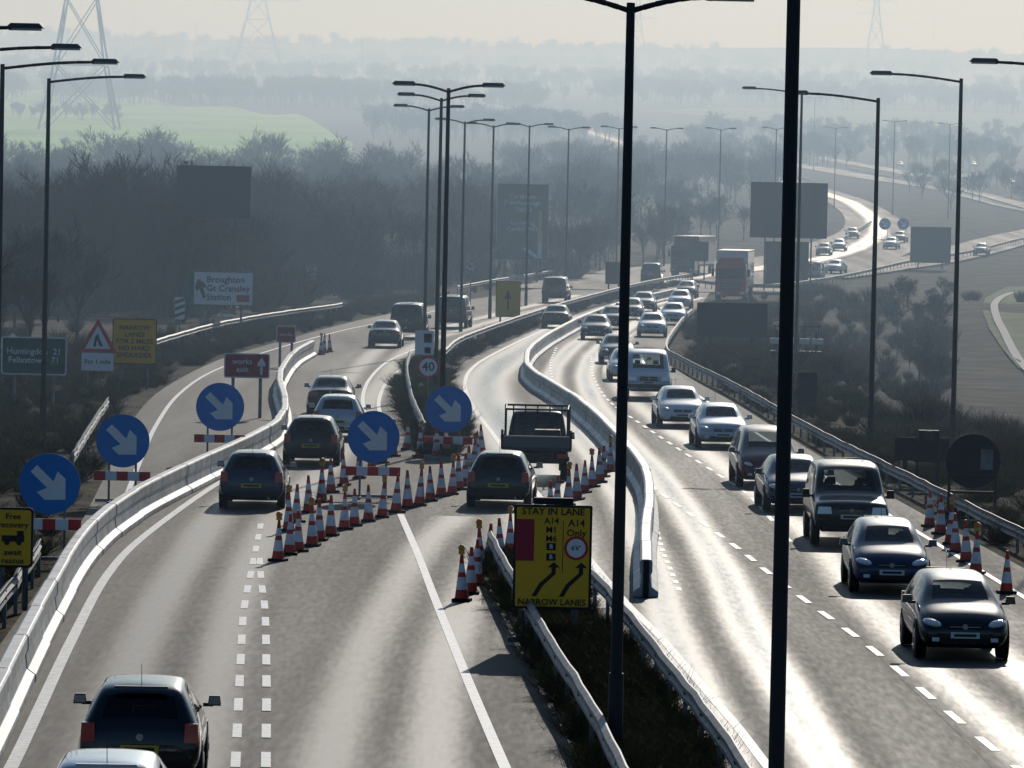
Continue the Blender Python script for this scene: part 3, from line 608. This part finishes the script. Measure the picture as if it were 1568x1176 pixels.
mb.box((0,-2.44,1.14),(1.9,.04,.34),M_tail); mb.box((0,-2.47,1.29),(1.86,.03,.03),M_plW); mb.box((0,-.42,2.1),(1.86,.06,.06),M_black); mb.box((0,-2.3,2.05),(1.8,.06,.06),M_black)
for k in range(5): mb.box((-.7+k*.35,-.42,1.5),(.04,.04,1.2),M_black)
mb.box((0,-2.46,.74),(.52,.02,.11),M_plY); mb.box((0,-2.4,.58),(1.6,.1,.12),M_black); mb.box((.3,-1.3,1.2),(.9,1.2,.5),M_black,.8)
mb.obj('flat_bed',o,bevel=.01)
def lorry(px,py,lane,cab,box,Lb,oncoming=True,Hb=3.9):
    P=G(px,py); d=tangent(lane,P); hd=-d if oncoming else d; c=P; rz=math.atan2(-hd.x,hd.y); o=empty('articulated_lorry',(c.x,c.y,T(c.x,c.y)+.1),rz)
    mb=MB(); mb.box((0,-.9,1.75),(2.45,1.9,2.4),cab,.97); mb.box((0,-.95,3.15),(2.2,1.5,.5),cab,.82); mb.box((0,.06,2.15),(2.15,.06,.85),M_black); mb.box((0,.07,1.2),(1.6,.06,.6),M_black)
    for k in range(4): mb.box((0,.11,1.0+k*.14),(1.5,.02,.04),M_rim)
    mb.box((0,.05,.55),(2.45,.25,.42),cab)
    for x in(-1,1):
        mb.box((x*.95,.16,.6),(.36,.08,.2),M_head); mb.box((x*1.42,-.1,2.2),(.22,.12,.6),M_black); mb.box((x*1.24,-.7,2.15),(.02,.8,.7),M_black)
        for y in(-.9,-3.2,-Lb-.2,-Lb-1.4): wheel(mb,x*1.22,y,.5,.3,False)
    mb.box((0,.10,.42),(.52,.1,.11),M_plW); mb.box((0,-2.5,.8),(1,3,.3),M_black); mb.obj('tractor_cab',o,bevel=.06)
    mb=MB(); mb.box((0,-2.2-Lb/2,(Hb+1.15)/2),(2.5,Lb,Hb-1.15),box); mb.box((0,-2.2-Lb/2,Hb+.03),(2.54,Lb+.04,.06),M_plW); mb.box((0,-2.2-Lb/2,1.05),(2.4,Lb,.18),M_black); mb.obj('trailer_box',o,bevel=.05)
lorry(1118,462,'R',PR,PW,11); lorry(1045,424,'F',PM,PM,11,True)
lorry(985,226,'F',PG,PM,10); lorry(1010,238,'F',PW,PW,8)
# ------------------------------------------------------------------ vegetation
def treemesh(h,seed,levels=5,spread=.55,tw=.022):
    rnd=random.Random(seed); mb=MB()
    def br(p,d,L,r,lv):
        q=p+d*L; mb.tube(p,q,r,r*.62,3 if lv<levels-1 else 5,M_bark,caps=False)
        if lv==0: return
        n=4 if lv<levels else 6
        for i in range(n):
            t=rnd.uniform(.35,1) if i else 1
            s=p+d*L*t
            nd=(d+Vector((rnd.uniform(-1,1),rnd.uniform(-1,1),rnd.uniform(-.35,.75)))*spread*1.25).normalized()
            br(s,nd,L*rnd.uniform(.55,.8),max(tw,r*.5),lv-1)
    br(Vector((0,0,-.2)),Vector((rnd.uniform(-.05,.05),0,1)).normalized(),h*.33,h*.015,levels)
    return mb.mesh('bare_tree')
TM=[treemesh(12,s) for s in range(4)]+[treemesh(10,9,5,.75)]
TF=[treemesh(12,s+30,4,.6,.07) for s in range(3)]
def shrubmesh(seed,h=1.8,n=260,m=None,w=.9,tw=.02):
    rnd=random.Random(seed); mb=MB()
    for i in range(n):
        a=rnd.uniform(0,6.28); r=rnd.random()**.6*w; b=Vector((math.cos(a)*r*.5,math.sin(a)*r*.5,0)); L=h*rnd.uniform(.4,1)
        t=b+Vector((math.cos(a)*r+rnd.uniform(-.3,.3),math.sin(a)*r+rnd.uniform(-.3,.3),L)); mid=(b+t)/2+Vector((rnd.uniform(-.1,.1),rnd.uniform(-.1,.1),.05))
        sd=Vector((rnd.uniform(-1,1),rnd.uniform(-1,1),0)).normalized()*tw
        mb.add([b-sd,b+sd,mid+sd,mid-sd,t],[(0,1,2,3),(3,2,4)],m)
        for k in range(2):
            s=mid+(t-mid)*rnd.random(); e_=s+Vector((rnd.uniform(-.35,.35),rnd.uniform(-.35,.35),rnd.uniform(0,.4))); mb.add([s-sd*.6,s+sd*.6,e_],[(0,1,2)],m)
    return mb.mesh('shrub')
SM=[shrubmesh(s,1.8,260,M_scrub) for s in range(3)]; UM=[shrubmesh(s+9,1.8,200,M_bark) for s in range(2)]; GM=[shrubmesh(s+20,.5,160,M_grass,.5,.012) for s in range(2)]
def inst(parent,me,x,y,sc,dz=0,name='clump'):
    o=bpy.data.objects.new(name,me); COL.objects.link(o); o.parent=parent; o.location=(x,y,T(x,y)+dz); o.rotation_euler=(0,0,random.uniform(0,6.28)); o.scale=(sc*random.uniform(.9,1.2),sc*random.uniform(.9,1.2),sc)
wood=empty('woodland_trees')
for _ in range(760):
    y=165+275*random.random()**1.3; x0=-.22*y-14; x1=ledge(y*K)-7 if y<250 else (6+(y-245)*.26)
    if y>300: x1=min(x1,30)
    if x1<x0: continue
    x=random.uniform(x0,x1); edge=x1-x
    if y<200 and x>-22 and edge<4: continue
    hs=1+.35*noise.noise(Vector((x*.06,y*.03,0)))
    sc=random.uniform(.62,.95)*hs*(1 if edge>10 else .75)
    if x>-5: sc*=.88
    inst(wood,random.choice(TM),x,y*K,sc,name='tree')
for _ in range(60):
    y=random.uniform(95,170); x=random.uniform(-.22*y-10,min(-21,ledge(y*K)-9)); inst(wood,random.choice(TM),x,y*K,random.uniform(.35,.65),name='tree')
for _ in range(240):
    y=random.uniform(165,260); x1=ledge(y*K)-5 if y<250 else 6; x=random.uniform(-.22*y-10,x1); inst(wood,random.choice(UM),x,y*K,random.uniform(1.2,2.2),name='undergrowth')
far=empty('distant_trees')
def band(y0,y1,a0,a1,n,s0,s1,M=TF,th=-.28):
    for _ in range(n):
        y=random.uniform(y0,y1); px=random.uniform(a0,a1); x=(px-784)/4000*y
        if noise.noise(Vector((px*.012,y*.01,5)))<th: continue
        inst(far,random.choice(M),x,y*K,random.uniform(s0,s1),name='tree')
band(450,640,760,1190,190,.5,.9,TM); band(440,600,1370,1700,60,.4,.7,TM); band(640,690,-100,560,30,.3,.5)
band(860,980,560,950,150,.8,1.2); band(700,1000,1050,1700,320,.5,1.0); band(1180,1290,-100,820,460,.9,1.5); band(1300,1500,850,1700,360,.9,1.5)
band(1520,1750,-100,1700,560,1,1.7); band(2000,2350,-100,1700,520,1.2,2.2); band(2700,3000,-100,1700,380,1.4,2.6); band(3500,3800,-100,1700,280,1.6,3.2)
band(985,1005,10,175,26,.4,.8,TF,-1)
scrub=empty('scrub_bushes')
for _ in range(820):
    y=random.uniform(62,225); x=random.uniform(redge(y*K)+2.2,.22*y+14)
    if y>105 and y<220 and x>.168*y: continue
    inst(scrub,random.choice(SM if random.random()<.7 else UM),x,y*K,random.uniform(.25,.8)*(.5 if x<redge(y*K)+5 else 1),name='bush')
for _ in range(350):
    y=random.uniform(40,235); x1=ledge(y*K)-1.6; x=random.uniform(min(x1-1,-.22*y-12),x1); inst(scrub,random.choice(SM if random.random()<.4 else UM),x,y*K,random.uniform(.25,.75)*(.5 if x>x1-3 else 1),name='bush')
for _ in range(40):
    y=random.uniform(110,215); x=random.uniform(redge(y*K)+14,max(.165*y,redge(y*K)+15))
    if x<.165*y: inst(scrub,TM[4],x,y*K,random.uniform(.15,.35),name='bush')
gr=empty('verge_grass')
def inpoly(x,y,P):
    c=False;j=len(P)-1
    for i in range(len(P)):
        if (P[i].y>y)!=(P[j].y>y) and x<(P[j].x-P[i].x)*(y-P[i].y)/(P[j].y-P[i].y)+P[i].x: c=not c
        j=i
    return c
for P_,cnt in((I1,800),(I2,500)):
    a,b=min(p.x for p in P_),max(p.x for p in P_); c_,d_=min(p.y for p in P_),max(p.y for p in P_); k=0; tr=0
    while k<cnt and tr<40000:
        tr+=1; x=random.uniform(a,b); y=c_+(d_-c_)*random.random()**1.6
        if inpoly(x,y,P_): inst(gr,random.choice(GM),x,y,random.uniform(.3,.8),.1,name='tuft'); k+=1
for _ in range(1300):
    y=random.uniform(45,200)
    if random.random()<.5: x=redge(y*K)+random.uniform(.5,6)
    else: x=ledge(y*K)-random.uniform(.5,6)
    inst(gr,random.choice(GM),x,y*K,random.uniform(.5,1.1),-.04,name='tuft')
mb=MB(); cols=[]; xsf=list(range(-60,552,12))
for px in xsf:
    top=132+max(0,px)*.10+ (30*sm(440,545,px)) + 4*math.sin(px*.05); cols.append([G(px,top+(252-top)*k/14)+Vector((0,0,.4)) for k in range(15)])
vs=[p for c in cols for p in c]; mb.add(vs,[(i*15+k,i*15+k+1,(i+1)*15+k+1,(i+1)*15+k) for i in range(len(cols)-1) for k in range(14)],M_field); mb.obj('grass_field')
M_mead=mat('meadow_grass',(.10,.13,.035),.9,nscale=.2,namt=.4,spec=.1)
def drape(px,name,m,n=10):
    a=[G(*p) for p in px[:len(px)//2]]; b=[G(*p) for p in px[len(px)//2:][::-1]]; mb=MB(); vs=[]
    for p,q in zip(a,b):
        for k in range(n+1):
            r=p+(q-p)*k/n; vs.append((r.x,r.y,T(r.x,r.y)+.06))
    mb.add(vs,[(i*(n+1)+k,i*(n+1)+k+1,(i+1)*(n+1)+k+1,(i+1)*(n+1)+k) for i in range(len(a)-1) for k in range(n)],m); mb.obj(name)
drape([(1540,440),(1508,458),(1505,480),(1515,505),(1535,535),(1560,565),(1760,600),(1760,560),(1760,530),(1760,500),(1760,470),(1760,440)],'meadow',M_mead)
mb=MB()
pl=resample(path([(1620,448),(1560,449),(1535,456),(1523,468),(1526,488),(1538,512),(1552,540),(1580,575)]),2)
ribbon(mb,[Vector((p.x,p.y,T(p.x,p.y))) for p in pl],.6,.14,M_track); mb.obj('farm_track_path')
def pylon(px,py,H,B):
    P=G(px,py); mb=MB(); lv=[(0,B/2),(.25,B*.33),(.5,B*.2),(.68,B*.12),(.84,B*.09),(1,B*.02)]
    for (a,r),(b,q) in zip(lv,lv[1:]):
        c0=[Vector((sx*r,sy*r,a*H)) for sx,sy in((-1,-1),(1,-1),(1,1),(-1,1))]; c1=[Vector((sx*q,sy*q,b*H)) for sx,sy in((-1,-1),(1,-1),(1,1),(-1,1))]
        for i in range(4):
            j=(i+1)%4; mb.tube(c0[i],c1[i],.36,.32,4,M_pyl); mb.tube(c0[i],c1[j],.18,.18,4,M_pyl); mb.tube(c0[j],c1[i],.18,.18,4,M_pyl); mb.tube(c1[i],c1[j],.18,.18,4,M_pyl)
    for z in(.66,.8,.93):
        w=B*.75 if z<.9 else B*.5
        for s in(-1,1): mb.tube((0,0,z*H),(s*w,0,z*H+.3),.2,.1,4,M_pyl); mb.tube((0,0,z*H+3),(s*w,0,z*H+.3),.15,.1,4,M_pyl); mb.tube((s*w,0,z*H),(s*w,0,z*H-3),.12,.12,4,M_pyl)
    mb.obj('electricity_pylon',loc=P)
pylon(122,200,90,26); pylon(393,118,80,40); pylon(975,110,70,20); pylon(1340,110,75,22)
# ------------------------------------------------------------------ haze volume: mist lying in the valley beyond the works
mb=MB(); mb.box((0,6400+105,45),(7600,12800,170),M_dark); hz=mb.mesh('haze'); hz.materials.clear()
m=bpy.data.materials.new('mist'); m.use_nodes=True; nt=m.node_tree; nt.nodes.remove(nt.nodes['Principled BSDF'])
v=nt.nodes.new('ShaderNodeVolumeScatter'); v.inputs['Color'].default_value=(.56,.77,1,1); v.inputs['Density'].default_value=.00072; v.inputs['Anisotropy'].default_value=.45
nt.links.new(v.outputs[0],nt.nodes['Material Output'].inputs['Volume']); hz.materials.append(m)
o=bpy.data.objects.new('atmospheric_haze',hz); COL.objects.link(o)
# ------------------------------------------------------------------ light
EL=math.radians(25); AZ=math.radians(9)
w=bpy.data.worlds.new('World'); S.world=w; w.use_nodes=True; nt=w.node_tree; bg=nt.nodes['Background']; sk=nt.nodes.new('ShaderNodeTexSky')
sk.sky_type='NISHITA'; sk.sun_disc=False; sk.sun_elevation=EL; sk.sun_rotation=AZ; sk.air_density=1.2; sk.dust_density=1; sk.ozone_density=3
tn=nt.nodes.new('ShaderNodeMixRGB'); tn.blend_type='MULTIPLY'; tn.inputs[0].default_value=1; tn.inputs[2].default_value=(.66,.90,1.14,1)
nt.links.new(sk.outputs[0],tn.inputs[1]); nt.links.new(tn.outputs[0],bg.inputs[0]); bg.inputs[1].default_value=.05
l=bpy.data.lights.new('sun','SUN'); l.energy=2.6; l.angle=math.radians(.53); l.color=(1,.95,.87); lo=bpy.data.objects.new('sun',l); COL.objects.link(lo)
dr=Vector((math.sin(AZ)*math.cos(EL),math.cos(AZ)*math.cos(EL),math.sin(EL))); lo.rotation_euler=dr.to_track_quat('Z','Y').to_euler()
# ------------------------------------------------------------------ camera
c=bpy.data.cameras.new('camera'); c.sensor_width=36; c.lens=F/1568*36; c.clip_start=.5; c.clip_end=20000
co=bpy.data.objects.new('camera',c); COL.objects.link(co); co.matrix_world=Matrix.Translation(CAM)@R.to_4x4(); S.camera=co
